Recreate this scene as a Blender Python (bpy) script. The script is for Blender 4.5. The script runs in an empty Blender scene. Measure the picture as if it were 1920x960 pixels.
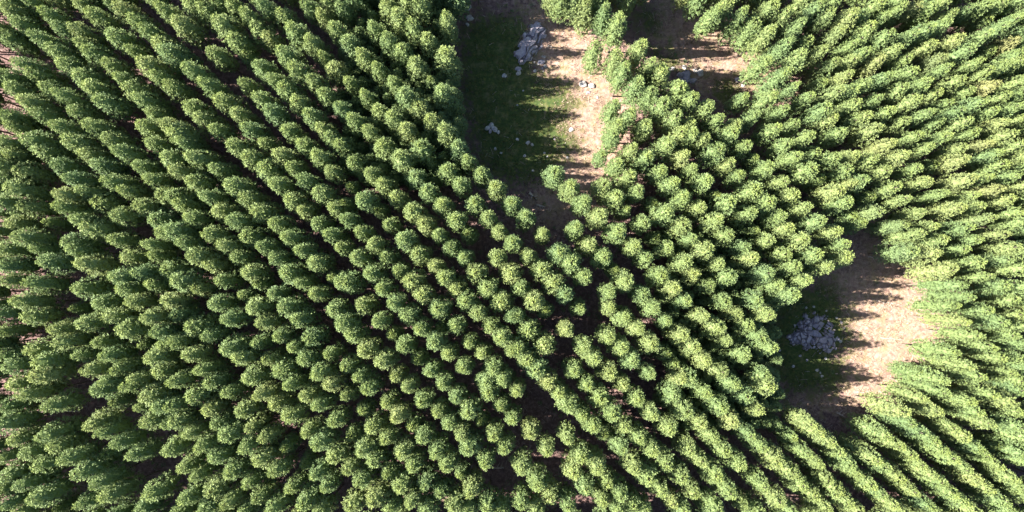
import bpy, math, random
import numpy as np
from mathutils import Vector, Matrix
R = math.radians
scene = bpy.context.scene
COL = scene.collection

# ------------------------------------------------------------------ camera, sky, sun, exposure
CAM_H = 125.0                      # a drone looking almost straight down
FPX = 1371.0                       # focal length in units of 1/1920 of the picture's width
AIM = Vector((-1.9, 4.6, -CAM_H)).normalized()
cam_x = AIM.cross(Vector((0, 1, 0))).normalized()
cam_y = cam_x.cross(AIM).normalized()
cd = bpy.data.cameras.new('drone_camera')
cd.sensor_width = 36.0
cd.lens = 36.0 * FPX / 1920.0
cd.clip_end = 2000.0
cam = bpy.data.objects.new('drone_camera', cd)
COL.objects.link(cam)
cam.matrix_world = Matrix(((cam_x.x, cam_y.x, -AIM.x, 0), (cam_x.y, cam_y.y, -AIM.y, 0),
                           (cam_x.z, cam_y.z, -AIM.z, CAM_H), (0, 0, 0, 1)))
scene.camera = cam

SUN_EL, SUN_AZ = R(36.5), R(-2.0)  # azimuth of the direction the light travels, from +X
light_dir = Vector((math.cos(SUN_EL) * math.cos(SUN_AZ), math.cos(SUN_EL) * math.sin(SUN_AZ), -math.sin(SUN_EL)))
world = bpy.data.worlds.new('World')
scene.world = world
world.use_nodes = True
wn = world.node_tree
sky = wn.nodes.new('ShaderNodeTexSky')
sky.sky_type = 'NISHITA'
sky.sun_disc = False
sky.ozone_density = 2.5
sky.sun_elevation = SUN_EL
sky.sun_rotation = math.atan2(-light_dir.x, -light_dir.y)
wn.links.new(sky.outputs[0], wn.nodes['Background'].inputs[0])
wn.nodes['Background'].inputs[1].default_value = 0.052
sd = bpy.data.lights.new('sun', 'SUN')
sd.energy = 5.0
sd.angle = R(0.5)
sd.color = (1.0, 0.94, 0.83)
sun = bpy.data.objects.new('sun', sd)
COL.objects.link(sun)
sun.rotation_euler = light_dir.to_track_quat('-Z', 'Y').to_euler()
scene.view_settings.view_transform = 'Standard'
scene.view_settings.look = 'None'
scene.view_settings.gamma = 1.0
scene.view_settings.exposure = 2.6
scene.cycles.max_bounces = 6
scene.cycles.diffuse_bounces = 3
scene.cycles.transmission_bounces = 3
scene.cycles.use_adaptive_sampling = True


def at(px, py, z=0.0):
    """the point at height z that stands where the 1920x960 photograph shows (px, py)"""
    d = AIM * FPX + cam_x * (px - 960.0) - cam_y * (py - 480.0)
    t = (z - CAM_H) / d.z
    return Vector((d.x * t, d.y * t, z))


def to_px(x, y, z=0.0):
    v = Vector((x, y, z - CAM_H))
    k = FPX / v.dot(AIM)
    return 960 + v.dot(cam_x) * k, 480 - v.dot(cam_y) * k


# ------------------------------------------------------------------ materials
def new_mat(name):
    m = bpy.data.materials.new(name)
    m.use_nodes = True
    nt = m.node_tree
    b = nt.nodes['Principled BSDF']
    b.inputs['Roughness'].default_value = 0.8
    b.inputs['Specular IOR Level'].default_value = 0.2
    return m, nt, b


def node(nt, kind, **kw):
    n = nt.nodes.new(kind)
    for k, v in kw.items():
        setattr(n, k, v)
    return n


def ramp(nt, fac, stops):
    n = node(nt, 'ShaderNodeValToRGB')
    e = n.color_ramp.elements
    while len(e) < len(stops):
        e.new(0.5)
    for el, (p, c) in zip(e, stops):
        el.position = p
        el.color = (*c, 1)
    nt.links.new(fac, n.inputs[0])
    return n.outputs[0]


def noise(nt, vec, scale, detail=4.0, rough=0.6):
    n = node(nt, 'ShaderNodeTexNoise')
    n.inputs['Scale'].default_value = scale
    n.inputs['Detail'].default_value = detail
    n.inputs['Roughness'].default_value = rough
    nt.links.new(vec, n.inputs['Vector'])
    return n.outputs['Fac']


def mix(nt, fac, a, b, blend='MIX'):
    n = node(nt, 'ShaderNodeMix', data_type='RGBA', blend_type=blend)
    for s, v in ((n.inputs[0], fac), (n.inputs[6], a), (n.inputs[7], b)):
        if isinstance(v, (int, float)):
            s.default_value = v
        elif isinstance(v, tuple):
            s.default_value = (*v, 1)
        else:
            nt.links.new(v, s)
    return n.outputs[2]


def math_node(nt, op, a, b=0.0, clamp=False):
    n = node(nt, 'ShaderNodeMath', operation=op, use_clamp=clamp)
    for s, v in ((n.inputs[0], a), (n.inputs[1], b)):
        if isinstance(v, (int, float)):
            s.default_value = v
        else:
            nt.links.new(v, s)
    return n.outputs[0]


def attr(nt, name):
    n = node(nt, 'ShaderNodeAttribute')
    n.attribute_name = name
    return n


def foliage_material(name):
    """leaves: hue varies from tree to tree (attribute or object colour), from clump to clump, and in the young growth"""
    m, nt, b = new_mat(name)
    a = attr(nt, 'leaf')                      # r tree tint, g clump tint, b young growth
    sep = node(nt, 'ShaderNodeSeparateColor')
    nt.links.new(a.outputs['Color'], sep.inputs[0])
    oi = node(nt, 'ShaderNodeObjectInfo')
    so = node(nt, 'ShaderNodeSeparateColor')
    nt.links.new(oi.outputs['Color'], so.inputs[0])
    tree = math_node(nt, 'ADD', sep.outputs[0], math_node(nt, 'SUBTRACT', so.outputs[0], 0.5), True)
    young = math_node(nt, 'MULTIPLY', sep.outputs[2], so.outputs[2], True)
    base = ramp(nt, tree, [(0.0, LEAF_A), (0.5, LEAF_B), (1.0, LEAF_C)])
    clump = ramp(nt, sep.outputs[1], [(0.0, (0.78, 0.84, 0.92)), (0.5, (1, 1, 1)), (1.0, (1.18, 1.14, 0.98))])
    c = mix(nt, 1.0, base, clump, 'MULTIPLY')
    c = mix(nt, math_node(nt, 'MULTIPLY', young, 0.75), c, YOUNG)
    c = mix(nt, so.outputs[1], c, RUSSET)
    tr = node(nt, 'ShaderNodeBsdfTranslucent')
    nt.links.new(c, b.inputs['Base Color'])
    nt.links.new(c, tr.inputs['Color'])
    b.inputs['Roughness'].default_value = 0.62
    b.inputs['Specular IOR Level'].default_value = 0.3
    ms = node(nt, 'ShaderNodeMixShader')
    ms.inputs[0].default_value = 0.24
    nt.links.new(b.outputs[0], ms.inputs[1])
    nt.links.new(tr.outputs[0], ms.inputs[2])
    nt.links.new(ms.outputs[0], nt.nodes['Material Output'].inputs['Surface'])
    return m


LEAF_A, LEAF_B, LEAF_C = (0.098, 0.158, 0.074), (0.146, 0.200, 0.076), (0.195, 0.230, 0.090)
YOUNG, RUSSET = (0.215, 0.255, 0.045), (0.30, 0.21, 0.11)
M_LEAF = foliage_material('eucalypt_foliage')

M_BARK, nt, b = new_mat('pale_bark')
tc = node(nt, 'ShaderNodeTexCoord')
nt.links.new(ramp(nt, noise(nt, tc.outputs['Object'], 3.0), [(0.3, (0.09, 0.07, 0.055)), (0.7, (0.22, 0.18, 0.15))]), b.inputs['Base Color'])

M_ROCK, nt, b = new_mat('weathered_rock')
tc = node(nt, 'ShaderNodeTexCoord')
f1 = noise(nt, tc.outputs['Object'], 1.3, 6)
f2 = noise(nt, tc.outputs['Object'], 7.0, 5)
c = ramp(nt, f1, [(0.3, (0.19, 0.165, 0.195)), (0.55, (0.30, 0.27, 0.31)), (0.75, (0.41, 0.375, 0.40))])
c = mix(nt, math_node(nt, 'MULTIPLY', ramp(nt, f2, [(0.56, (0, 0, 0)), (0.66, (1, 1, 1))]), 0.55), c, (0.12, 0.12, 0.10))
nt.links.new(c, b.inputs['Base Color'])
bp = node(nt, 'ShaderNodeBump')
bp.inputs['Strength'].default_value = 0.6
bp.inputs['Distance'].default_value = 0.08
nt.links.new(f2, bp.inputs['Height'])
nt.links.new(bp.outputs[0], b.inputs['Normal'])

M_PALE, nt, b = new_mat('pale_boulder')
tc = node(nt, 'ShaderNodeTexCoord')
nt.links.new(ramp(nt, noise(nt, tc.outputs['Object'], 4.0, 5), [(0.35, (0.20, 0.185, 0.18)), (0.65, (0.44, 0.415, 0.40))]), b.inputs['Base Color'])

M_DEAD, nt, b = new_mat('dead_wood')
tc = node(nt, 'ShaderNodeTexCoord')
nt.links.new(ramp(nt, noise(nt, tc.outputs['Object'], 5.0, 5), [(0.3, (0.20, 0.15, 0.13)), (0.7, (0.48, 0.41, 0.37))]), b.inputs['Base Color'])


def blade_material(name, c0, c1, c2):
    m, nt, b = new_mat(name)
    a = attr(nt, 'tuft')
    nt.links.new(ramp(nt, a.outputs['Fac'], [(0, c0), (0.5, c1), (1, c2)]), b.inputs['Base Color'])
    return m


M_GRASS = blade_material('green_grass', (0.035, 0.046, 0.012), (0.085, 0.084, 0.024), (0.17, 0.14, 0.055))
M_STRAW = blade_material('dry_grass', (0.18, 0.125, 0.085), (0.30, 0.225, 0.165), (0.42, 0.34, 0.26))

# ground: bare litter under the trees, green turf and pinkish straw in the clearings (masks are where each grows)
M_GROUND, nt, b = new_mat('forest_floor')
tc = node(nt, 'ShaderNodeTexCoord')
P = tc.outputs['Object']
n1, n2, n3, n4 = noise(nt, P, 0.16, 5), noise(nt, P, 1.6, 7, 0.72), noise(nt, P, 7.0, 5, 0.75), noise(nt, P, 0.6, 6, 0.7)
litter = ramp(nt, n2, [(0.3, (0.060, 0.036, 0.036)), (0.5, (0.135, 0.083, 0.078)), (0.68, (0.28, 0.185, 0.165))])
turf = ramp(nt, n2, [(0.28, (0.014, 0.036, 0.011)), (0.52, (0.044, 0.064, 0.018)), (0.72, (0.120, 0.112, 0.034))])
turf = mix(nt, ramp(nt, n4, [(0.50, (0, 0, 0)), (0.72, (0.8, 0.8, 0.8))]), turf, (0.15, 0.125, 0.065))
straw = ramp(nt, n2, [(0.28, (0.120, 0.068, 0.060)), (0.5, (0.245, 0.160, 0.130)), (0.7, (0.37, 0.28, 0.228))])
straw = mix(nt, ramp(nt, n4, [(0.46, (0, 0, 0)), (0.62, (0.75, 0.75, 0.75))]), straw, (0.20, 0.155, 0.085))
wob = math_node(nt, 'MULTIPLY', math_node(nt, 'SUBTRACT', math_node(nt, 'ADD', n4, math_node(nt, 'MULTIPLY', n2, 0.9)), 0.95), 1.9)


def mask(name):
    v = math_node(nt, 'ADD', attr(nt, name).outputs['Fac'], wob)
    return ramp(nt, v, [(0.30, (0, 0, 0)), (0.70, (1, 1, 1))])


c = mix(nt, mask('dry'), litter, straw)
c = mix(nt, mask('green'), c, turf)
c = mix(nt, 1.0, c, ramp(nt, n3, [(0.25, (0.72, 0.72, 0.72)), (0.75, (1.25, 1.25, 1.25))]), 'MULTIPLY')
nt.links.new(c, b.inputs['Base Color'])
b.inputs['Roughness'].default_value = 0.95
bp = node(nt, 'ShaderNodeBump')
bp.inputs['Strength'].default_value = 0.7
bp.inputs['Distance'].default_value = 0.15
nt.links.new(n2, bp.inputs['Height'])
nt.links.new(bp.outputs[0], b.inputs['Normal'])


# ------------------------------------------------------------------ mesh helpers
def mesh_from(name, V, F, mat, attrs=None, smooth=False):
    """V (n,3), F (m,k) index array with k = 3 or 4"""
    V = np.asarray(V, dtype=np.float32)
    F = np.asarray(F, dtype=np.int32)
    me = bpy.data.meshes.new(name)
    me.vertices.add(len(V))
    me.vertices.foreach_set('co', V.ravel())
    k = F.shape[1]
    me.loops.add(F.size)
    me.loops.foreach_set('vertex_index', F.ravel())
    me.polygons.add(len(F))
    me.polygons.foreach_set('loop_start', np.arange(0, F.size, k, dtype=np.int32))
    me.polygons.foreach_set('loop_total', np.full(len(F), k, dtype=np.int32))
    me.polygons.foreach_set('use_smooth', np.full(len(F), smooth, dtype=bool))
    for an, av in (attrs or {}).items():
        av = np.asarray(av, dtype=np.float32)
        if av.ndim == 2:
            a = me.attributes.new(an, 'FLOAT_COLOR', 'POINT')
            a.data.foreach_set('color', np.concatenate([av, np.ones((len(av), 1), np.float32)], 1).ravel())
        else:
            a = me.attributes.new(an, 'FLOAT', 'POINT')
            a.data.foreach_set('value', av)
    me.materials.append(mat)
    me.update(calc_edges=True)
    return me


def link(name, me, parent=None):
    o = bpy.data.objects.new(name, me)
    COL.objects.link(o)
    o.parent = parent
    return o


def tag(o, label=None, cat=None, group=None, kind=None):
    for k, v in (('label', label), ('category', cat), ('group', group), ('kind', kind)):
        if v:
            o[k] = v
    return o


def tube(path, radii, n=6):
    """a tapered tube along a list of points: vertices, quads"""
    V, F = [], []
    for i, p in enumerate(path):
        d = (path[min(i + 1, len(path) - 1)] - path[max(i - 1, 0)]).normalized()
        u = d.orthogonal().normalized()
        w = d.cross(u)
        for k in range(n):
            a = 2 * math.pi * k / n
            V.append(p + (u * math.cos(a) + w * math.sin(a)) * radii[i])
    for i in range(len(path) - 1):
        for k in range(n):
            F.append((i * n + k, i * n + (k + 1) % n, (i + 1) * n + (k + 1) % n, (i + 1) * n + k))
    return [tuple(v) for v in V], F


def join(parts):
    V, F = [], []
    for v, f in parts:
        o = len(V)
        V += list(v)
        F += [tuple(i + o for i in q) for q in f]
    return V, F


def in_poly(px, py, poly):
    px, py = np.asarray(px, float), np.asarray(py, float)
    inside = np.zeros(px.shape, bool)
    n = len(poly)
    for i in range(n):
        (x0, y0), (x1, y1) = poly[i], poly[(i + 1) % n]
        hit = ((y0 > py) != (y1 > py)) & (px < (x1 - x0) * (py - y0) / (y1 - y0 + 1e-9) + x0)
        inside ^= hit
    return inside


def poly_dist(px, py, poly):
    """distance to a polygon, negative inside"""
    px, py = np.asarray(px, float), np.asarray(py, float)
    best = np.full(px.shape, 1e9)
    n = len(poly)
    for i in range(n):
        (x0, y0), (x1, y1) = poly[i], poly[(i + 1) % n]
        dx, dy = x1 - x0, y1 - y0
        t = np.clip(((px - x0) * dx + (py - y0) * dy) / (dx * dx + dy * dy + 1e-9), 0, 1)
        best = np.minimum(best, np.hypot(px - x0 - t * dx, py - y0 - t * dy))
    return np.where(in_poly(px, py, poly), -best, best)


# ------------------------------------------------------------------ ground
G_POLY = lambda pts: [tuple(at(x, y).xy) for x, y in pts]
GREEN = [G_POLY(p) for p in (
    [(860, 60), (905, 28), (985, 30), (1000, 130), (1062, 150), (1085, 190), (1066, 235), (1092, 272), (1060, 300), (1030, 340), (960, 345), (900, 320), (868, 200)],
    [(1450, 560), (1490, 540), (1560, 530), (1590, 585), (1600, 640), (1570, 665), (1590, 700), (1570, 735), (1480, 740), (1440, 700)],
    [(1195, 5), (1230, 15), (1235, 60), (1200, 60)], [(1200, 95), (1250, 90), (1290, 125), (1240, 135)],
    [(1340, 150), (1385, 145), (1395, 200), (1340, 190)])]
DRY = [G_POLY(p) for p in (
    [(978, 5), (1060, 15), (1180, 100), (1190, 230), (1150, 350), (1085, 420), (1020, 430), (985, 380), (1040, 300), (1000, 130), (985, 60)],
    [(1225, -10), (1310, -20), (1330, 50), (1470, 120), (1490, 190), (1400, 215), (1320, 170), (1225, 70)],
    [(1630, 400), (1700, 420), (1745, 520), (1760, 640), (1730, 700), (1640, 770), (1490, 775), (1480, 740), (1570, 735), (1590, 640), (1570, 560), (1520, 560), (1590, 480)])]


def grow_mask(x, y, polys, soft):
    d = np.full(np.shape(x), 1e9)
    for p in polys:
        d = np.minimum(d, poly_dist(x, y, p))
    return np.clip(0.5 - d / soft, 0, 1)


def ground_z(x, y):
    return 0.10 * np.sin(x * 0.31 + 1.0) * np.cos(y * 0.27) + 0.06 * np.sin(x * 0.9 - y * 0.7)


gx, gy = np.meshgrid(np.linspace(-180, 180, 361), np.linspace(-120, 120, 241), indexing='ij')
gV = np.stack([gx.ravel(), gy.ravel(), ground_z(gx, gy).ravel()], 1)
gi = np.arange(361 * 241).reshape(361, 241)
gF = np.stack([gi[:-1, :-1], gi[1:, :-1], gi[1:, 1:], gi[:-1, 1:]], -1).reshape(-1, 4)
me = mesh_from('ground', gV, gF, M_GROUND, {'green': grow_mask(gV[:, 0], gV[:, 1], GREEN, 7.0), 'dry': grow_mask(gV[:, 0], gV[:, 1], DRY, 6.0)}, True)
tag(link('ground', me), 'brown litter, green turf and pink straw ground of the plantation', 'ground', kind='structure')

# ------------------------------------------------------------------ trees
TREE_H = 17.0
N_KIND = 18
N_EDGE = 6                         # crown kinds leafy almost to the ground, for trees beside open ground; the rest have shed their lower limbs


def make_crown(seed, foot, slim=1.0):
    """leaf quads in small tufts over a lumpy inner mass of foliage; returns vertices, quads, leaf attribute.
    Unit: a tree TREE_H tall standing at the origin"""
    g = np.random.default_rng(seed)
    z0, z1, rmax = foot + g.uniform(-0.7, 0.7), TREE_H + g.uniform(-0.35, 0.2), 1.45 * slim * g.uniform(0.93, 1.07)
    lob = g.uniform(0, 2 * math.pi, 6)
    peak = g.uniform(0.30, 0.40)
    tip = g.uniform(1.40, 1.85)

    def radius(t, a):                           # t from the crown's foot 0 to its tip 1
        t = np.clip(t, 0, 1)
        r = np.where(t < peak, 0.70 + 0.30 * np.sin(t / peak * math.pi / 2), np.power(np.clip(1 - ((t - peak) / (1 - peak)) ** tip, 0, 1), 0.66))
        return rmax * r * (1 + 0.09 * np.sin(3 * a + lob[0] + t * 5) + 0.07 * np.sin(5 * a + lob[1] - t * 9) + 0.05 * np.sin(2 * a + lob[2] + 13 * t))
    # inner mass
    nt_, na = 13, 12
    tt, aa = np.meshgrid(np.linspace(0.10, 0.90, nt_), np.linspace(0, 2 * math.pi, na, endpoint=False), indexing='ij')
    cr = radius(tt, aa) * 0.64 * g.uniform(0.6, 1.2, tt.shape)
    cz = z0 + (z1 - z0 - 0.55) * tt + g.uniform(-0.25, 0.25, tt.shape)
    cV = np.stack([cr * np.cos(aa), cr * np.sin(aa), cz], -1).reshape(-1, 3)
    ii = np.arange(nt_ * na).reshape(nt_, na)
    cF = np.stack([ii[:-1], np.roll(ii, -1, 1)[:-1], np.roll(ii, -1, 1)[1:], ii[1:]], -1).reshape(-1, 4)
    # tufts, even over the crown's surface
    n_cl = 310 if foot < 5 else 255
    u = (np.arange(n_cl) + 0.5) / n_cl
    tg = np.linspace(0, 1, 200)
    area = np.cumsum(radius(tg, tg * 0) + 0.45)
    t = np.clip(np.interp(u * area[-1], area, tg) + g.normal(0, 0.012, n_cl), 0, 1)
    a = np.arange(n_cl) * 2.39996 + g.uniform(-0.25, 0.25, n_cl)
    depth = np.clip(1 - np.abs(g.normal(0, 0.11, n_cl)), 0.55, 1) + np.where(g.uniform(0, 1, n_cl) < 0.14, 0.16, 0.0)
    gaps = g.uniform(0, 1, n_cl) < np.where(t < 0.30, 0.20, 0.05)
    t, a, depth = t[~gaps], a[~gaps], depth[~gaps]
    rr = radius(t, a) * depth
    C = np.stack([rr * np.cos(a), rr * np.sin(a), z0 + (z1 - z0 - 0.25) * t], 1)
    up = np.stack([np.cos(a), np.sin(a), 0.15 + 1.5 * np.clip((t - 0.25) / 0.75, 0, 1) ** 1.6], 1)
    up /= np.linalg.norm(up, axis=1, keepdims=True)
    per = 12
    n = len(C) * per
    ci = np.repeat(np.arange(len(C)), per)
    sz = np.repeat(g.uniform(0.20, 0.36, len(C)), per)
    d = g.normal(0, 1, (n, 3))
    d /= np.linalg.norm(d, axis=1, keepdims=True)
    d = d * 0.85 + up[ci] * 0.6
    P = C[ci] + d * sz[:, None] * np.power(g.uniform(0.1, 1, n), 0.5)[:, None]
    axis = d + g.normal(0, 0.4, (n, 3))
    axis /= np.linalg.norm(axis, axis=1, keepdims=True)
    nrm = up[ci] * 0.75 + g.normal(0, 0.6, (n, 3)) + np.array([0, 0, 0.2])
    side = np.cross(axis, nrm)
    side /= np.linalg.norm(side, axis=1, keepdims=True) + 1e-6
    L = g.uniform(0.14, 0.26, n)[:, None]
    W = g.uniform(0.05, 0.09, n)[:, None]
    V = np.stack([P - axis * L * 0.5, P + side * W, P + axis * L * 0.62, P - side * W], 1).reshape(-1, 3)
    F = np.arange(n * 4).reshape(-1, 4) + len(cV)
    ct = np.clip(g.normal(0.5, 0.24, len(C)), 0, 1)[ci]
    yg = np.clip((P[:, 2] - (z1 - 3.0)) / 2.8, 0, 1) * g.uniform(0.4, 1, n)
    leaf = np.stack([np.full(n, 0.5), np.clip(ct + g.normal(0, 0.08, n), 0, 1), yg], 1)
    core = np.tile([0.5, 0.45, 0.0], (len(cV), 1))
    return (np.concatenate([cV, V]).astype(np.float32), np.concatenate([cF, F]),
            np.concatenate([core, np.repeat(leaf, 4, 0)]).astype(np.float32))


def make_trunk(seed, foot, slim=1.0):
    g = random.Random(seed)
    x, y, path, rad = 0.0, 0.0, [], []
    for k in range(7):
        z = k / 6 * (TREE_H - 1.2)
        path.append(Vector((x, y, z - (0.25 if k == 0 else 0))))
        rad.append(0.15 * (1 - 0.8 * k / 6))
        x += g.uniform(-0.08, 0.08)
        y += g.uniform(-0.08, 0.08)
    parts = [tube(path, rad, 6)]
    for k in range(11):
        z = foot + 1.2 + k * (14.2 - foot) / 11 + g.uniform(-0.2, 0.2)
        a = k * 2.4 + g.uniform(-0.4, 0.4)
        ln = (0.95 if z < 11 else 0.55) * slim * g.uniform(0.75, 1.1)
        p0 = Vector((x * z / TREE_H, y * z / TREE_H, z))
        dr = Vector((math.cos(a), math.sin(a), 0.55))
        parts.append(tube([p0, p0 + dr * ln * 0.5, p0 + dr * ln + Vector((0, 0, 0.12))], [0.04, 0.028, 0.010], 4))
    return join(parts)


CROWNS = [make_crown(100 + k, 3.4 if k < N_EDGE else 6.0) for k in range(N_KIND)]
TRUNKS = [make_trunk(300 + k, 3.4 if k < N_EDGE else 6.0) for k in range(N_KIND)]
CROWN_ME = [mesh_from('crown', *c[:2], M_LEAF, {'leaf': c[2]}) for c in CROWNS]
TRUNK_ME = [mesh_from('trunk', *t, M_BARK) for t in TRUNKS]

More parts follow.
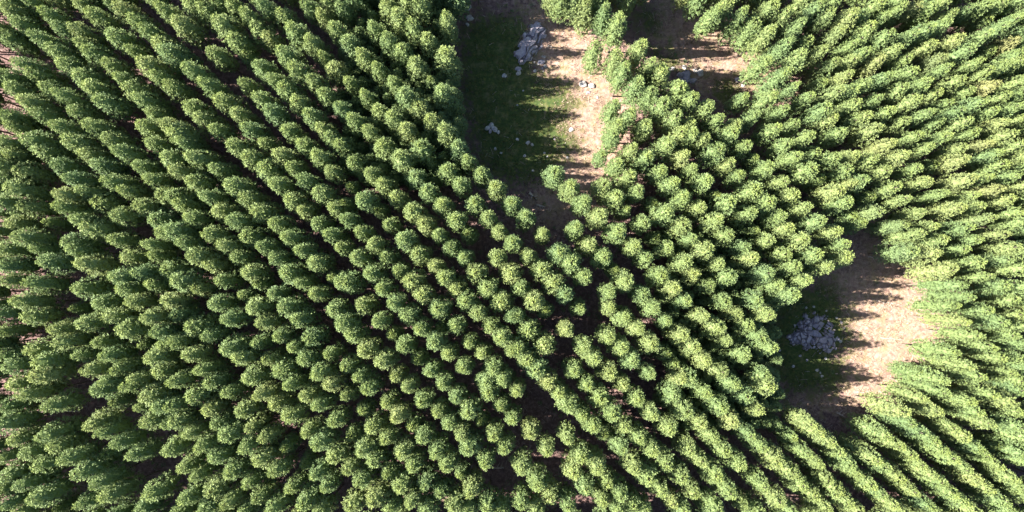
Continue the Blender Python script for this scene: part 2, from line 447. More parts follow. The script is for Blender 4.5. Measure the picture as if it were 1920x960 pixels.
# where the photograph shows each treetop (1920x960 pixels); 's' marks the small young trees
TREES = """20,5 62,5 25,24 48,48 75,74 110,99 130,124 155,145 178,166 200,186 95,28 120,56 150,60 160,84 175,100 208,128 230,148 252,165 270,188 292,214 155,6 182,29 222,69 252,96
278,122 302,145 322,165 208,2 232,19 260,41 282,64 305,84 320,100 310,20 15,75 45,118 72,140 98,165 122,186 148,210 178,238 18,144 30,169 58,192 85,218 114,241 22,220 32,238
2,50 271,242 318,236 362,8 385,20 408,6 438,10 495,10 418,45 465,29 345,45 530,30 580,11 605,30 615,5 642,11 485,54 505,71 445,76 402,100 552,58 585,80 630,55 535,102
562,129 608,108 630,132 465,108s 490,126 335,108 362,132 390,159 422,185 515,150 538,170 588,152 610,178 462,160 490,186 512,212 560,192 582,216 639,203 358,198 382,220 445,215 540,243 604,241
469,243 408,244 728,10 748,30 788,8 765,2 832,38 775,51 802,75 832,102 702,54 728,75 755,96 779,120 806,152s 830,172 655,82 680,105 709,130 738,155 760,180 786,202 809,226 656,155
686,180 710,208 738,222 664,225 692,245 761,243 834,244 1102,12 1136,22 1160,45 1120,94 1155,108 1200,90 1220,122 1241,135 1170,135 1198,155 1220,175 1240,198 1272,168 1152,198 1182,215 1265,220 1158,236
1210,236 1338,20 1362,10 1392,29 1415,48 1445,15 1470,28 1495,48 1445,61 1472,85 1435,115 1495,115 1508,78s 1540,98 1558,125 1530,15 1562,5 1552,35 1592,32 1575,60 1592,88 1595,115 1465,142 1485,165
1440,180 1512,185 1465,208 1416,220 1538,162s 1565,175 1582,145 1592,172 1540,208 1555,225 1596,199 1598,225 1485,236 1444,243 1295,182 1325,202 1345,225 1292,235 1378,236 1392,185s 1281,170s 1642,12 1612,32 1625,55
1652,35 1680,20 1710,15 1740,18 1765,8 1682,2 1775,32 1805,22 1838,15 1870,10 1905,5 1725,38s 1700,72 1730,60 1762,51 1845,40s 1608,78 1655,72 1785,78 1835,72 1865,58 1895,40 1915,30 1615,102
1735,90 1672,98 1638,122 1892,82 1915,61 1918,78 1805,98 1852,100s 1902,102 1752,110 1692,115 1765,132 1700,140 1822,122 1840,138 1870,128 1898,122 1919,122 1615,162 1655,148 1788,155 1725,160 1682,170 1805,175
1638,188 1748,178 1852,162 1705,192 1908,155 1660,212 1765,198 1828,195 1870,185 1908,178 1732,215 1788,212 1615,222 1850,212 1892,205 1916,200 1688,230 1750,232 1800,232 1865,235 1905,225 1641,244 62,264 85,288
112,312 142,335 165,359 192,376 220,402 15,268 28,291 55,320 15,332 32,358 125,366 122,388 150,410 178,431 220,450 142,266 170,289 190,310 210,338 238,358 272,385 298,412 310,435 210,262
232,286 268,311 288,336 310,365 290,270 321,296 58,388 12,401s 28,420 48,446 72,465 102,420s 138,455 145,472 285,458 244,482 296,482 15,468 8,380 5,312 335,250 348,268 370,291 408,318
438,348 465,372 495,396 518,419 542,444 570,468 445,275 470,296 498,318 520,345 545,372 570,394 598,419 620,440 641,464 498,269 528,292 550,314 572,338 602,362 628,390 570,272 595,295 622,322
620,258 639,271 340,319 368,341 390,368 415,392 442,414 468,438 495,462 328,368 342,386 362,409 395,435 425,460 442,481 519,483 330,432 348,458 369,479 719,274 749,300 790,278 858,276 664,300
695,325 718,345 742,370 771,394 796,419 822,440 845,464 655,351s 682,374 712,396s 730,421 758,450 784,476 648,385s 652,412 678,435 702,458 724,482 671,482 839,321 802,360 829,384 855,411 880,438s
779,332 864,346 876,300 902,325 929,351 959,381 890,382 914,408 935,432 961,455 932,482 870,482 1155,255 1130,289s 1185,280 1212,295 1158,308 1250,272 1180,330 1279,294 1238,322 1132,348 1202,355 1260,345
1155,370 1040,325 1070,350 1095,378 1225,380s 1172,395s 1125,405 1248,400 1206,418 1278,422 1080,432 1158,435 1228,445s 1018,438 1048,474 1106,460 1189,462 1250,465 1131,482 1211,484 985,405 990,479 1279,370 1208,242s
1275,250 1295,252 1318,262 1370,252 1395,275 1468,269 1510,258 1570,252 1340,288 1365,308 1301,318 1322,340 1415,295s 1388,332 1435,320 1410,358 1464,342 1488,295 1514,318 1522,284s 1558,298 1580,322 1532,340s 1482,368
1560,360 1580,380 1435,380 1368,382 1338,368s 1310,390 1340,415 1400,405 1455,402 1505,390 1530,412 1558,435 1578,458 1475,428 1500,450 1524,478 1438,450 1461,478 1362,440 1388,462 1295,448 1322,468 1412,430s 1408,484
1592,345 1592,410s 1595,295 1662,270 1710,258 1628,300 1682,295 1730,280 1652,322 1710,318 1745,310s 1610,340 1670,352 1628,368s 1690,375 1730,342 1758,365 1642,395 1718,400 1742,425 1610,421s 1712,435 1760,450 1798,468
1762,260 1815,250 1790,281 1838,270 1882,255 1798,305 1855,292 1898,275 1865,312 1912,295 1805,338 1840,335 1890,332 1862,355 1912,350 1815,368 1825,388 1882,375 1792,390 1845,408 1805,428 1898,400 1865,435 1910,418
1822,450 1888,462 1912,472 1749,480 1705,470 1685,420 1910,312 20,495 100,492 170,495 320,506 268,512 228,519 292,538 240,540 68,535 155,540 48,568 192,566 255,565 318,566 62,592 148,580s 210,592
285,595 160,605 108,618 235,620 302,622 125,635 188,640 270,645s 312,645 15,618 12,525 72,655 15,665 155,665 210,665 288,668 85,675 35,685 90,698 178,692 230,685 305,695 36,718 205,715
260,710 5,588 398,500 468,510 420,525 340,525 370,542 490,531s 462,552s 515,550 475,575 408,568 428,595 338,585 365,608 542,511 566,530 592,550 592,492 619,520s 622,578 538,575 565,599 498,602
522,628 588,630 485,642 395,628 432,650 332,642 355,668 552,650 452,675 505,672 572,672 380,692 475,705 530,692 622,662 600,698 551,718 621,719 398,719 338,715 640,528 644,605 815,498 748,508
696,512 718,540 652,530 772,526 834,520 892,512 958,512 855,540 792,552 914,540 822,578 874,564 939,565 740,568 681,572 765,590 896,586 710,602 855,610 831,612s 788,616 920,610 735,628s 665,630
815,640 880,642 941,632 902,665 756,650 690,652 782,672s 840,662 718,676 869,688 808,695 925,690 942,710 742,705 652,685 675,705 831,718 692,723 960,592 960,655 764,724 912,716 1070,491 1016,506
1039,529 1060,552 976,539 1001,564 1020,581s 1095,518 1150,505s 1085,578s 1062,618 991,619 1021,646 970,592 970,652 989,674 1006,692 1027,716 1172,528 1142,549 1144,576 1204,551 1224,578 1249,602 1171,595 1196,616
1238,518 1262,540 1284,564 1278,491 1138,630 1165,652 1096,650 1114,672 1220,644 1278,628 1245,662s 1264,682s 1185,675 1218,700 1076,695 1142,698 1101,721 1168,720 1275,708 1298,514 1346,495 1365,518 1328,536 1354,561
1380,588 1400,610 1435,512 1455,534 1482,552 1486,501 1505,526 1545,500 1585,482 1415,558 1440,585 1312,588 1338,614 1360,638 1392,665 1422,630 1442,650 1299,650 1321,675 1350,695 1371,719 1432,702 1292,710 1772,510
1788,534 1825,492 1842,518 1872,540 1890,562 1908,502 1910,538 1810,555 1840,580 1865,602 1888,628 1912,645 1775,578 1800,600 1822,628 1845,650 1865,675 1885,698 1900,712 1780,660 1802,680 1825,702 1718,700s 1755,710
1900,590 1915,610 1900,672 1915,688 1882,485 62,738 98,758 192,728 245,722 220,748s 285,740 265,764s 305,760 285,788 180,788 200,812 232,832 208,851s 258,852 320,792 12,798 38,822 92,812 112,838
65,848 135,862 85,872 160,882 15,855 25,888 50,910 192,900 212,928 75,935 165,940 118,950s 285,922 20,942 8,912 321,839 270,952 45,956 15,760 368,742 392,765 430,738 492,735 458,768
410,792 335,788 518,758 542,780 576,740 598,758 626,786 475,798 432,812 360,810 382,835 500,818 578,808 535,835s 460,838 409,858 352,868 492,858 435,880 600,828 574,865s 630,852 518,880 465,905
372,890 592,890 400,915 548,912 612,912 488,928 355,935 428,938 572,940 515,950 390,950 462,955 602,955 340,958 325,762 650,740 726,754 680,768s 792,751 856,744 916,735 940,760 961,784 745,780
821,771 879,770 699,798 776,798s 842,792 725,821 660,818s 794,818 866,815 879,838 905,790s 926,815 946,838 678,840 751,848 815,842 702,862 838,870 775,871 866,888s 910,865 728,886 656,876 795,898
680,902 752,908 824,922 886,915 706,928 772,938 732,950 852,945 912,945 800,955 660,945 878,956 938,956 969,732 1048,735 1066,758 1091,776 1112,798 1125,745 1194,748 1222,775 1148,774 1170,798 1198,820
1258,805 1262,740 995,810 1022,842 1064,820 1089,852 1119,874 1138,901 1075,882 1098,912 1124,936 982,872 1008,900 1031,928 978,938 1005,954 1064,945 1164,838 1189,868 1214,892 1222,842 1246,865 1276,891 1239,918
1260,940 1162,925 1185,942 1158,952 1208,955 1135,812s 1284,769 1280,955 1322,735 1349,761 1376,788 1402,812 1425,835 1452,860 1480,882 1498,905 1520,924 1542,948 1312,792 1334,818 1355,842 1385,868 1396,741 1418,766
1436,722 1290,840 1312,862 1339,888 1365,918 1390,942 1418,958 1298,920 1318,938s 1340,952 1428,902 1455,935 1480,955 1478,818s 1505,845 1528,870 1545,895 1562,915 1580,935 1601,952 1510,790 1530,808 1550,825 1568,845
1585,868 1602,885 1635,852 1652,872 1678,892 1705,918 1730,942 1748,958 1652,812 1678,832 1700,850 1718,868 1735,885 1752,902 1772,918 1792,935 1815,952 1685,770 1698,790 1718,805 1740,822 1755,840 1775,855 1800,875
1820,895 1842,912 1862,935 1885,955 1775,798 1798,815 1820,835 1840,852 1865,872 1885,892 1905,912 1919,932 1625,905 1645,922 1665,940 1685,956 1715,742 1742,768 1758,732 1798,750 1840,790 1818,772 1860,828s 1880,750
1898,770 1900,800 1915,818 1902,845 1915,862 1845,738 1900,730 1052,-9 1079,-7 1106,-5 1128,-16 1040,-22"""
SHOWN = set(map(int, """2 3 4 5 7 9 12 15 17 21 22 26 30 34 35 37 38 40 42 44 45 49 58 59 60 63 67 72 74 77 78 80 82 85 87 91 92 93 94 102 105 114 127 128 129 130 134 135 136 137 138 145 147 148 151 152 154 155 157 158 161 163 168 171 173 181 182 194 218 219 225 242 261 262 263 264 265 267 268 271 273 276 277 278 282 284 288 289 290 294 296 298 301 303 304 310 311 314 317 318 320 322 334 338 341 343 346 348 350 353 356 359 363 382 396 406 418 437 440 442 445 446 449 456 459 463 464 466 467 473 475 483 497 501 502 507 509 514 517 522 523 526 529 531 532 533 535 536 537 541 543 544 545 546 548 549 551 553 554 555 557 558 561 562 567 568 569 570 572 573 574 575 578 579 580 582 586 587 588 589 590 596 598 599 600 601 603 604 605 606 608 612 614 616 618 619 647 651 652 653 665 699 700 719 728 729 730 731 732 741 743 744 747 751 756 757 759 760 763 764 765 772 773 774 782 783 784 786 788 790 791 792 793 794 795 797 798 799 800 801 802 804 807 810 812 813 814 818 819 822 823 824 830 831 832 834 838 839 841 842 844 845 846 847 848 854 877 878 879 887 888 890 891 892 898 912 915 917 922 923 924 926 930 946 964 970 975 980 986 992 997 1001 1010 1016 1024 1025 1027 1029 1033 1037""".split()))     # the 300 that show largest


def word_place(px, py):
    """a landmark one can find in the photograph, for the labels"""
    if 1120 <= px <= 1420 and py < 330:
        if px > 1300 and py < 190:
            return 'above the straw clearing' if py < 60 else 'on the far side of the straw clearing'
        return 'between the two upper clearings'
    if px < 870 and py < 330:
        return 'left of the grassy clearing' if px > 640 else 'in the rows toward the upper left corner'
    if 870 <= px <= 1190 and py < 470:
        return 'above the grassy clearing' if py < 100 else 'below the grassy clearing'
    if px > 1640 and 380 < py < 800:
        return 'right of the sunlit clearing'
    if 1180 < px <= 1640 and 380 < py < 760:
        return 'left of the sunlit clearing'
    if px > 1400 and py >= 740:
        return 'below the sunlit clearing'
    if px > 1400:
        return 'above the sunlit clearing'
    if px < 640 and py > 620:
        return 'in the rows toward the lower left corner'
    if px < 640:
        return 'in the dense rows at left'
    return 'in the middle rows' if py < 640 else 'in the bottom middle rows'


rng = random.Random(7)
stuffV, stuffF, stuffA, nV = [], [], [], 0
sTV, sTF, nT = [], [], 0
NT_F = [np.array(t[1], np.int32) for t in TRUNKS]
NT_V = [np.array(t[0], np.float32) for t in TRUNKS]
bases = []


def transform(V, x, y, z, rot, sr, sz):
    c, s = math.cos(rot), math.sin(rot)
    o = np.empty_like(V)
    o[:, 0] = (V[:, 0] * c - V[:, 1] * s) * sr + x
    o[:, 1] = (V[:, 0] * s + V[:, 1] * c) * sr + y
    o[:, 2] = V[:, 2] * sz + z
    return o


def add_to_mass(k, x, y, z, rot, sr, sz, col):
    global nV, nT
    V, F, A = CROWNS[k]
    stuffV.append(transform(V, x, y, z, rot, sr, sz))
    stuffF.append(F + nV)
    A = A.copy()
    A[:, 0] = np.clip(0.5 + (col[0] - 0.5), 0, 1)
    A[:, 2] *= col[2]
    stuffA.append(A)
    nV += len(V)
    sTV.append(transform(NT_V[k], x, y, z, rot, (sr + 1) / 2, sz))
    sTF.append(NT_F[k] + nT)
    nT += len(NT_V[k])


def width_here(px, py):
    """how broad the crowns are: slender, crowded trees to the right, broad ones at left and along the clearings"""
    if px > 1450:
        k = min(1.0, (px - 1450) / 230.0)
        return 0.95 + ((0.80 if py < 430 else 0.86) - 0.95) * k
    if 1095 < px < 1265 and py < 345:
        return 1.0
    if px < 620:
        return 0.95 + 0.09 * min(1.0, (620 - px) / 300.0)
    return 1.06 if 790 < px < 870 and py < 300 else 0.95


def kind_at(x, y):
    d = min(float(poly_dist(x, y, p)) for p in GREEN + DRY)
    if d < 4.5:
        return rng.randrange(N_EDGE)
    return rng.randrange(N_EDGE, N_KIND)


def add_tree(i, px, py, young):
    rot = rng.uniform(0, 2 * math.pi)
    dens = width_here(px, py)
    sz = rng.uniform(0.91, 1.08)
    sr = rng.uniform(0.84, 1.16) * dens
    if young:
        sz, sr = rng.uniform(0.70, 0.80), rng.uniform(0.74, 0.90)
    p = at(px, py, TREE_H * sz * 0.80)
    z = float(ground_z(p.x, p.y))
    k = kind_at(p.x, p.y)
    bases.append((p.x, p.y))
    tint = min(1, max(0.18, rng.gauss(0.54, 0.18)))
    russ = max(0.0, min(0.30, ((px - 1480) / 700.0) * (1 - py / 560.0))) * rng.uniform(0.3, 1.0) if px > 1480 and py < 500 else 0.0
    col = (tint, russ, rng.uniform(0.5, 1.0))
    if young:
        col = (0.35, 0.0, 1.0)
    if not young and i not in SHOWN:
        add_to_mass(k, p.x, p.y, z, rot, sr, sz, col)
        return
    o = bpy.data.objects.new('young_tree' if young else 'plantation_tree', None)
    o.empty_display_size = 0.5
    COL.objects.link(o)
    o.location = (p.x, p.y, z)
    o.rotation_euler = (rng.uniform(-0.03, 0.03), rng.uniform(-0.03, 0.03), rot)
    o.scale = (sr, sr, sz)
    cr = link('crown', CROWN_ME[k], o)
    cr.color = (*col, 1)
    link('trunk', TRUNK_ME[k], o)
    ax, ay = px / 19.2, py / 9.6
    where = f'{ax:.0f} percent across and {ay:.0f} percent down the photo'
    if young:
        tag(o, f'small bright green young tree, {where}', 'young tree', 'young trees between the taller plantation trees')
    else:
        tag(o, f'tall tree {word_place(px, py)}, {ax:.0f} percent across, {ay:.0f} percent down', 'tree', 'tall trees planted in slanting rows')
    return o


for i, tk in enumerate(TREES.split()):
    xs, ys = tk.rstrip('s').split(',')
    o = add_tree(i, int(xs), int(ys), tk.endswith('s'))

# the rows go on outside the picture: they shade and close the edges (part of the mass)
B = np.array(bases)
CLEAR = [[(870, -60), (990, -60), (1000, 30), (1150, 200), (1120, 330), (1060, 420), (980, 410), (870, 310), (855, 100)]]
dr = Vector((0.68, -0.73)) * 2.7
dc = Vector((0.73, 0.68)) * 3.9
for a in range(-70, 71):
    for c_ in range(-48, 49):
        q = dr * a + dc * c_
        x, y = q.x + rng.uniform(-0.35, 0.35), q.y + rng.uniform(-0.35, 0.35)
        tx, ty = to_px(x, y, TREE_H * 0.8)
        if -6 < tx < 1926 and -6 < ty < 966 or not (-190 < tx < 2110 and -190 < ty < 1150):
            continue
        if ty < 0 and (905 < tx < 1010 or 1225 < tx < 1290):
            continue
        if (np.hypot(B[:, 0] - x, B[:, 1] - y) < 2.0).any():
            continue
        bases.append((x, y))
        add_to_mass(kind_at(x, y), x, y, float(ground_z(x, y)), rng.uniform(0, 6.28), rng.uniform(0.85, 1.05), rng.uniform(0.93, 1.06), (min(1, max(0, rng.gauss(0.52, 0.19))), 0, rng.uniform(0.35, 0.9)))

# short fill trees added under the edge rows to stop sun leaking through
B = np.array(bases)
for _ in range(2600):
    if rng.random() < 0.6:
        q = at(rng.uniform(660, 868), rng.uniform(-60, 345))
    else:
        q = at(rng.uniform(1230, 1432), rng.uniform(430, 780))
    x, y = q.x, q.y
    if (np.hypot(B[:, 0] - x, B[:, 1] - y) < 1.45).any():
        continue
    if min(float(poly_dist(x, y, p)) for p in GREEN + DRY) < 0.8:
        continue
    B = np.vstack([B, [x, y]])
    add_to_mass(rng.randrange(N_EDGE), x, y, float(ground_z(x, y)), rng.uniform(0, 6.28), rng.uniform(0.72, 0.85), rng.uniform(0.52, 0.66), (0.35, 0, 0.2))

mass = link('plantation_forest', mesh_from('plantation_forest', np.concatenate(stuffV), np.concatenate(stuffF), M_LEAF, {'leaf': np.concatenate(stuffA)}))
mass.color = (0.5, 0.0, 1.0, 1.0)
tag(mass, 'the remaining tightly planted green tree crowns that fill the slanting rows', 'forest', kind='stuff')
mt = link('trunks', mesh_from('trunks', np.concatenate(sTV), np.concatenate(sTF), M_BARK), mass)
mt['kind'] = 'stuff'

# ------------------------------------------------------------------ rocks
def rock_mesh(name, seed, size, mat=M_ROCK, sub=3):
    """an angular boulder: a ball cut by random planes, weathered a little, its foot sunk in the soil"""
    import bmesh
    g = np.random.default_rng(seed)
    bm = bmesh.new()
    bmesh.ops.create_icosphere(bm, subdivisions=sub, radius=1.0)
    V = np.array([v.co[:] for v in bm.verts])
    F = np.array([[v.index for v in f.verts] for f in bm.faces])
    bm.free()
    for _ in range(11):
        n = g.normal(0, 1, 3)
        n /= np.linalg.norm(n)
        over = np.clip(V @ n - g.uniform(0.55, 0.85), 0, None)
        V -= over[:, None] * n
    V += g.normal(0, 0.02, V.shape)
    V *= np.array(size)
    V[:, 2] = np.maximum(V[:, 2], -0.35 * size[2])
    return mesh_from(name, V, F, mat)


def boulder(name, px, py, r, label, group, pale=False, seed=0, flat=0.62, ratio=1.0, turn=0.0):
    """r in metres"""
    p = at(px, py)
    me = rock_mesh(name, 900 + seed, (r * ratio, r / ratio ** 0.5, r * flat), M_PALE if pale else M_ROCK, 3 if r > 0.35 else 2)
    o = link(name, me)
    o.location = (p.x, p.y, float(ground_z(p.x, p.y)) + r * flat * 0.22)
    o.rotation_euler = (0, 0, turn if turn else seed * 1.7)
    tag(o, label, 'boulder' if r > 0.45 else 'stone', group)
    return o


def outcrop(name, outline, seed, h, cells, label, strike=None, tilt=0.28, sunk=0.0, ragged=0.16, low=0.35):
    """bedrock standing out of the turf: a sheet broken into blocks, each block with its own height and tilt, dark gaps between"""
    g = np.random.default_rng(seed)
    poly = G_POLY(outline)
    P = np.array(poly)
    lo, hi = P.min(0) - 0.3, P.max(0) + 0.3
    step = 0.09
    xs, ys = np.arange(lo[0], hi[0], step), np.arange(lo[1], hi[1], step)
    X, Y = np.meshgrid(xs, ys, indexing='ij')
    S = g.uniform(lo, hi, (cells, 2))
    T, H = g.normal(0, tilt, (cells, 2)), g.uniform(low, 1.0, cells) * h
    H = np.where(g.uniform(0, 1, cells) < sunk, -0.35, H)
    if strike is None:
        u, v, ku, kv = X, Y, 1.0, 1.0
        su, sv = S[:, 0], S[:, 1]
    else:                                      # long blocks along the strike direction
        c, s = math.cos(strike), math.sin(strike)
        ku, kv = 0.28, 1.5
        wob = 0.18 * np.sin(X * 2.1 + Y * 1.3) + 0.1 * np.sin(X * 5.0 - Y * 4.0)
        u, v = (X * c + Y * s) + wob, (-X * s + Y * c) + wob
        su, sv = S[:, 0] * c + S[:, 1] * s, -S[:, 0] * s + S[:, 1] * c
    D = np.hypot((u[..., None] - su) * ku, (v[..., None] - sv) * kv) / g.uniform(0.7, 1.5, cells)
    idx = np.argsort(D, axis=-1)[..., :2]
    GAP = 0.07 if strike is None else 0.09
    d1 = np.take_along_axis(D, idx[..., :1], -1)[..., 0]
    d2 = np.take_along_axis(D, idx[..., 1:2], -1)[..., 0]
    k = idx[..., 0]
    edge = -poly_dist(X, Y, poly) + ragged * np.sin(X * 3.7 + Y * 2.2) + 0.6 * ragged * np.sin(X * 9 - Y * 7) + ragged * np.sin(Y * 4.3 - X * 1.2)
    rise = np.clip(edge / 0.5, -1, 1)
    Z = H[k] + T[k, 0] * (X - S[k, 0]) + T[k, 1] * (Y - S[k, 1]) + g.normal(0, 0.008, X.shape)
    Z = np.where(d2 - d1 < GAP, Z - 0.45, Z)
    Z = np.where(rise > 0, Z * np.power(np.clip(rise, 0.001, 1), 0.6), -0.5)
    Z = np.maximum(Z, -0.5)
    cx, cy = P.mean(0)
    V = np.stack([X.ravel() - cx, Y.ravel() - cy, Z.ravel()], 1)
    ii = np.arange(X.size).reshape(X.shape)
    F = np.stack([ii[:-1, :-1], ii[1:, :-1], ii[1:, 1:], ii[:-1, 1:]], -1).reshape(-1, 4)
    keep = (Z.ravel()[F] > -0.45).any(1)
    o = link(name, mesh_from(name, V, F[keep], M_ROCK))
    o.location = (cx, cy, float(ground_z(cx, cy)))
    tag(o, label, 'rock outcrop')
    return o


outcrop('rock_outcrop', [(1003, 41), (1014, 44), (1024, 52), (1027, 62), (1019, 76), (1014, 92), (1002, 103), (996, 112), (988, 115), (981, 121), (973, 124),
                         (971, 113), (963, 107), (962, 99), (968, 94), (974, 79), (983, 62), (991, 51)], 5, 0.8, 13,
        'large grey slab of cracked bedrock at the top of the grassy clearing', strike=math.atan2(70, 42), tilt=0.10, low=0.6)
outcrop('rock_outcrop', [(1499, 598), (1508, 590), (1520, 594), (1533, 586), (1546, 594), (1556, 603), (1563, 618), (1571, 634), (1566, 648), (1556, 660), (1540, 659),
                         (1524, 655), (1508, 654), (1496, 648), (1482, 641), (1476, 632), (1484, 622), (1492, 615)], 11, 0.6, 120,
        'broad mound of broken blue grey rubble rock in the shaded part of the stony clearing', tilt=0.4, sunk=0.0, ragged=0.28)
outcrop('rock_outcrop', [(1270, 138), (1278, 132), (1290, 130), (1296, 140), (1292, 156), (1284, 158), (1276, 152)], 21, 1.0, 7,
        'dark angular outcrop of grey rock at the edge of the straw clearing', tilt=0.3)

GB, GC = 'boulders lying about the grassy clearing', 'stones strewn about the stony clearing'
ROCKS = [  # x, y, radius m, pale, label
    (972, 130, 0.60, 0, 'narrow grey boulder just off the lower tip of the big slab', GB),
    (972, 137, 0.55, 1, 'flat pale boulder, second below the lower tip of the big slab', GB),
    (1016, 116, 0.62, 0, 'largest grey boulder at the lower right corner of the big slab', GB),
    (1021, 107, 0.36, 1, 'pale stone above the largest boulder at the lower right of the slab', GB),
    (1017, 106, 0.26, 1, 'small pale stone touching the slab above the largest boulder', GB),
    (1022, 124, 0.40, 1, 'pale round stone below the largest boulder at the slab', GB),
    (1017, 128, 0.27, 0, 'little grey stone left of the pale round stone below the slab', GB),
    (1009, 120, 0.30, 1, 'pale stone left of the largest boulder at the slab', GB),
    (1002, 117, 0.28, 1, 'pale stone tucked under the right side of the slab', GB),
    (1003, 133, 0.40, 1, 'pale egg shaped stone alone on turf below the slab', GB),
    (1019, 134, 0.20, 1, 'tiny pale stone lowest of those right of the slab', GB),
    (1029, 86, 0.24, 1, 'tiny pale stone right of the slab, on straw', GB),
    (1034, 88, 0.24, 1, 'tiny pale stone farthest right of the slab', GB),
    (877, 15, 0.75, 1, 'big pale boulder near the top of the clearing beside the trees', GB),
    (866, 20, 0.42, 1, 'pale stone left of the big pale boulder beside the trees', GB),
    (880, 33, 0.85, 1, 'biggest pale boulder below the other one beside the trees', GB),
    (876, 46, 0.42, 1, 'round pale stone lowest of four beside the top left trees', GB),
    (946, 142, 0.48, 1, 'pale stone alone in shaded grass left of the slab tip', GB),
    (921, 235, 0.55, 1, 'upper pale rock of the cluster at the lower left trees', GB),
    (914, 240, 0.50, 1, 'left pale rock of the cluster at the lower left trees', GB),
    (927, 243, 0.60, 1, 'right pale rock of the cluster at the lower left trees', GB),
    (919, 246, 0.45, 0, 'grey rock at the foot of the cluster near the lower left trees', GB),
    (934, 248, 0.42, 1, 'outermost right rock of the cluster at the lower left trees', GB),
    (929, 279, 0.36, 1, 'pale stone between the rock cluster and the edge trees below it', GB),
    (940, 287, 0.34, 1, 'small pale stone right of another above the edge trees', GB),
    (970, 197, 0.24, 1, 'bright little stone alone in the middle of the shaded grass', GB),
    (981, 170, 0.24, 1, 'bright little stone in shaded grass below the slab', GB),
    (970, 262, 0.38, 1, 'left pale stone of three in the lower shaded grass', GB),
    (990, 268, 0.42, 1, 'middle pale stone of three in the lower shaded grass', GB),
    (998, 271, 0.40, 1, 'right pale stone of three in the lower shaded grass', GB),
    (984, 292, 0.38, 1, 'round pale stone near the bottom of the shaded grass', GB),
    (1021, 287, 0.28, 1, 'small pale stone in shade at the clearing bottom right', GB),
    (1026, 294, 0.24, 1, 'tiny pale stone below another at the clearing bottom right', GB),
    (1064, 295, 0.32, 1, 'pale stone on brown straw where the tree shade ends', GB),
    (1071, 244, 0.48, 1, 'sunlit pale boulder alone at the edge of the grass', GB),
    (1040, 261, 0.28, 0, 'dark grey stone in half shade left of the sunlit boulder', GB),
    (999, 320, 0.30, 1, 'pale stone nearest the lone round tree below the clearing', GB),
    (1094, 158, 0.75, 1, 'long white sunlit boulder left of its pair on the straw', GB),
    (1109, 162, 0.68, 1, 'bright white boulder casting a dark shadow on the straw', GB),
    (1103, 174, 0.42, 0, 'brownish stone below the two white sunlit boulders', GB),
    (1120, 183, 0.32, 1, 'small pale stone lowest below the white sunlit boulders', GB),
    (1260, 129, 0.55, 1, 'pale rock left of the dark outcrop beside the straw clearing', 'boulders beside the straw clearing'),
    (1284, 126, 0.50, 1, 'pale rock capping the top of the dark outcrop', 'boulders beside the straw clearing'),
    (1299, 152, 0.72, 0, 'rounded grey boulder at the lower right of the dark outcrop', 'boulders beside the straw clearing'),
    (1312, 137, 0.72, 1, 'bright pale boulder right of the dark outcrop', 'boulders beside the straw clearing'),
    (1303, 133, 0.45, 1, 'small pale stone between the dark outcrop and bright boulder', 'boulders beside the straw clearing'),
    (1384, 151, 0.70, 0, 'grey rock under shrubs at the right edge of straw clearing', 'boulders beside the straw clearing'),
    (1394, 158, 0.55, 1, 'pale rock below the grey one at the straw clearing edge', 'boulders beside the straw clearing'),
    (1487, 687, 0.38, 1, 'round pale stone alone below left of the rubble mound', GC),
    (1541, 705, 0.38, 1, 'round pale stone, lowest below the rubble mound', GC),
    (1532, 694, 0.40, 1, 'longish pale stone above the lowest one below the rubble mound', GC),
    (1538, 699, 0.24, 1, 'tiny stone between two pale ones below the rubble mound', GC),
    (1461, 657, 0.34, 1, 'pale stone by the tree left of the rubble mound', GC),
    (1577, 604, 0.36, 0, 'grey stone right of the upper edge of the rubble mound', GC),
    (1583, 615, 0.26, 1, 'small pale stone farther right of the rubble mound', GC),
    (1568, 596, 0.30, 1, 'pale stone off the upper right corner of the rubble mound', GC),
    (1511, 577, 0.28, 1, 'small pale stone above left of the rubble mound', GC),
    (1526, 575, 0.34, 1, 'pale stone straight above the rubble mound', GC),
    (1550, 583, 0.28, 1, 'small pale stone above right of the rubble mound', GC),
    (1500, 667, 0.32, 0, 'grey stone just below the left part of the rubble mound', GC),
    (1513, 675, 0.34, 0, 'grey stone below the middle of the rubble mound', GC),
    (1548, 672, 0.34, 1, 'pale stone below the right part of the rubble mound', GC),
    (1490, 610, 0.30, 1, 'small pale stone at the upper left of the rubble mound', GC),
    (1576, 640, 0.38, 1, 'pale stone at the right tip of the rubble mound', GC),
]
for k, (x, y, r, pale, label, group) in enumerate(ROCKS):
    boulder('boulder' if r > 0.45 else 'stone', x, y, r * (0.8 if r < 0.41 else 0.92), label, group, bool(pale), k, 0.55, 1.35 if k in (2, 37, 40, 52) else 1.1)

# ------------------------------------------------------------------ fallen wood
def fallen_log(a, b_, r, label, seed, z=0.0):
    g = random.Random(seed)
    p, q = at(*a), at(*b_)
    n = (q - p).cross(Vector((0, 0, 1))).normalized()
    path, rad = [], []
    for k in range(7):
        t = k / 6
        w = p.lerp(q, t) + n * g.uniform(-0.08, 0.08)
        w.z = float(ground_z(w.x, w.y)) + r * 0.8 + z
        path.append(w)
        rad.append(r * (1 - 0.45 * t))
    parts = [tube(path, rad, 8)]
    for k in (2, 4):
        s_ = path[k]
        e = s_ + n * g.choice((-1, 1)) * g.uniform(0.4, 1.0) + (q - p).normalized() * g.uniform(0.2, 0.7) + Vector((0, 0, 0.15))
        parts.append(tube([s_, s_.lerp(e, 0.5), e], [r * 0.4, r * 0.3, r * 0.12], 5))
    V, F = join(parts)
    o = link('fallen_log', mesh_from('fallen_log', [(Vector(v) - p)[:] for v in V], F, M_DEAD, smooth=True))
    o.location = p
    tag(o, label, 'log', 'fallen logs on the ground')
    return o


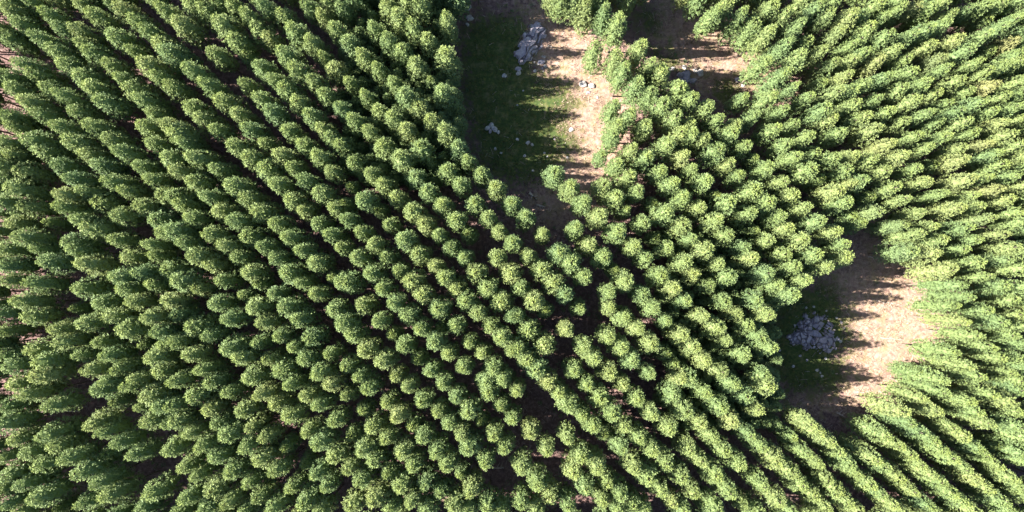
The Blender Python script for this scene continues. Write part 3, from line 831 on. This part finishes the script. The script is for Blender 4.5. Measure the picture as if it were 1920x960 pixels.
LOGS = [((992, 362), (1006, 374), 0.30, 'pale forked log on bare soil below the grassy clearing'),
        ((1006, 384), (1022, 388), 0.16, 'thin pale log below the forked one under the clearing'),
        ((925, 877), (945, 876), 0.20, 'pale log in the dark gap among the bottom middle trees'),
        ((1568, 772), (1582, 781), 0.20, 'pale curved log on purple soil below the stony clearing'),
        ((1627, 481), (1652, 485), 0.10, 'thin pale branch lying in shade at top of the sunlit clearing'),
        ((1850, 499), (1888, 500), 0.14, 'long thin pale log in the dark gap near the right edge'),
        ((1380, 108), (1400, 92), 0.10, 'slanting pale branch on straw at the right of straw clearing'),
        ((1300, 640), (1282, 625), 0.10, 'thin log on the bare pink strip among the middle trees'),
        ((1642, 564), (1680, 570), 0.09, 'long dark branch lying on the bright upper straw'),
        ((1650, 633), (1690, 636), 0.10, 'long dark branch lying across the middle of the bright straw'),
        ((1600, 735), (1634, 736), 0.08, 'thin branch on the bright straw at its lower end'),
        ((60, 772), (150, 770), 0.16, 'long dark log on the bare strip at the lower left')]
for k, (a, b_, r, label) in enumerate(LOGS):
    fallen_log(a, b_, r, label, 50 + k)


# ------------------------------------------------------------------ grass of the clearings (nobody could count it)
def tufts(name, polys, n, seed, mat, h, label, cat, margin=1.0, avoid=None):
    g = np.random.default_rng(seed)
    pts = []
    for poly in polys:
        P = np.array(poly)
        lo, hi = P.min(0) - margin, P.max(0) + margin
        area = (hi - lo).prod()
        Q = g.uniform(lo, hi, (int(area * n), 2))
        d = poly_dist(Q[:, 0], Q[:, 1], poly)
        clump = np.sin(Q[:, 0] * 0.9 + 2 * np.sin(Q[:, 1] * 0.5)) + np.sin(Q[:, 1] * 1.1 + Q[:, 0] * 0.4)
        Q = Q[(d < g.uniform(-margin, margin, len(Q))) & (clump + g.normal(0, 0.9, len(Q)) > -0.6)]
        pts.append(Q)
    Q = np.concatenate(pts)
    per = 6
    m = len(Q) * per
    qi = np.repeat(np.arange(len(Q)), per)
    a = g.uniform(0, 2 * math.pi, m)
    hh = np.repeat(g.uniform(0.5, 1.2, len(Q)), per) * h * g.uniform(0.6, 1.1, m)
    lean = hh * g.uniform(0.3, 0.95, m)
    bx = Q[qi, 0] + g.normal(0, 0.09, m)
    by = Q[qi, 1] + g.normal(0, 0.09, m)
    bz = ground_z(bx, by) - 0.02
    w = g.uniform(0.018, 0.04, m)
    ca, sa = np.cos(a), np.sin(a)
    V = np.stack([np.stack([bx - sa * w, by + ca * w, bz], 1), np.stack([bx + sa * w, by - ca * w, bz], 1),
                  np.stack([bx + ca * lean, by + sa * lean, bz + hh], 1)], 1).reshape(-1, 3)
    F = np.arange(m * 3).reshape(-1, 3)
    tone = np.repeat(np.clip(np.repeat(g.normal(0.5, 0.25, len(Q)), per) + g.normal(0, 0.1, m), 0, 1), 3)
    o = link(name, mesh_from(name, V, F, mat, {'tuft': tone}))
    tag(o, label, cat, kind='stuff')


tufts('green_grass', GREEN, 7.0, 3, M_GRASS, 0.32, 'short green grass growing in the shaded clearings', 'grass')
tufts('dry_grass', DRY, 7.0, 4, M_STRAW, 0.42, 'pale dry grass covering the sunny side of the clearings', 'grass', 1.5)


# ------------------------------------------------------------------ undergrowth and twigs on the forest floor
def floor_points(n, seed, clear_ok):
    g = np.random.default_rng(seed)
    Q = np.stack([g.uniform(-95, 95, n), g.uniform(-52, 58, n)], 1)
    d = np.full(len(Q), 1e9)
    for p in GREEN + DRY:
        d = np.minimum(d, poly_dist(Q[:, 0], Q[:, 1], p))
    keep = (d > 1.0) | (g.uniform(0, 1, len(Q)) < np.where(d > -3.0, 0.35, clear_ok))
    return Q[keep], g


Q, g = floor_points(5200, 61, 0.05)
Q = Q[np.sin(Q[:, 0] * 0.35 + np.sin(Q[:, 1] * 0.3) * 2) + g.normal(0, 0.7, len(Q)) > 0.0]
per = 34
m = len(Q) * per
qi = np.repeat(np.arange(len(Q)), per)
hs = np.repeat(g.uniform(0.35, 1.3, len(Q)), per)
d = g.normal(0, 1, (m, 3))
d /= np.linalg.norm(d, axis=1, keepdims=True)
d[:, 2] = np.abs(d[:, 2])
Pn = d * (hs * np.power(g.uniform(0.1, 1, m), 0.5))[:, None] * np.array([0.75, 0.75, 1.0])
Pn[:, 0] += Q[qi, 0]
Pn[:, 1] += Q[qi, 1]
Pn[:, 2] += ground_z(Q[qi, 0], Q[qi, 1])
ax = d + g.normal(0, 0.5, (m, 3))
ax /= np.linalg.norm(ax, axis=1, keepdims=True)
sd_ = np.cross(ax, g.normal(0, 0.6, (m, 3)) + np.array([0, 0, 1.0]))
sd_ /= np.linalg.norm(sd_, axis=1, keepdims=True) + 1e-6
Lf, Wf = g.uniform(0.12, 0.24, m)[:, None], g.uniform(0.045, 0.08, m)[:, None]
V = np.stack([Pn - ax * Lf * 0.5, Pn + sd_ * Wf, Pn + ax * Lf * 0.6, Pn - sd_ * Wf], 1).reshape(-1, 3)
leaf = np.repeat(np.stack([np.clip(np.repeat(g.normal(0.25, 0.2, len(Q)), per), 0, 1), np.clip(g.normal(0.4, 0.2, m), 0, 1), np.zeros(m)], 1), 4, 0)
o = link('undergrowth', mesh_from('undergrowth', V, np.arange(m * 4).reshape(-1, 4), M_LEAF, {'leaf': leaf}))
o.color = (0.5, 0.0, 1.0, 1.0)
tag(o, 'dark low shrubs and ferns growing on the floor between the trees', 'undergrowth', kind='stuff')

Q, g = floor_points(9000, 62, 0.30)
m = len(Q)
a = g.uniform(0, 2 * math.pi, m)
ln, w = g.uniform(0.25, 1.3, m), g.uniform(0.012, 0.035, m)
dx, dy = np.cos(a), np.sin(a)
z = ground_z(Q[:, 0], Q[:, 1]) + 0.01
ends = []
for s_ in (-0.5, 0.5):
    for cx_, cz_ in ((-1, 0), (0, 1.6), (1, 0)):
        ends.append(np.stack([Q[:, 0] + dx * ln * s_ - dy * w * cx_, Q[:, 1] + dy * ln * s_ + dx * w * cx_, z + w * cz_ + ln * 0.06 * (s_ + 0.5)], 1))
V = np.stack(ends, 1).reshape(-1, 3)
b0 = np.arange(m)[:, None] * 6
F = np.concatenate([b0 + np.array([[0, 1, 4, 3]]), b0 + np.array([[1, 2, 5, 4]]), b0 + np.array([[2, 0, 3, 5]])])
tag(link('fallen_twigs', mesh_from('fallen_twigs', V, F, M_DEAD)), 'fallen twigs and bark strewn over the floor', 'twigs', kind='stuff')
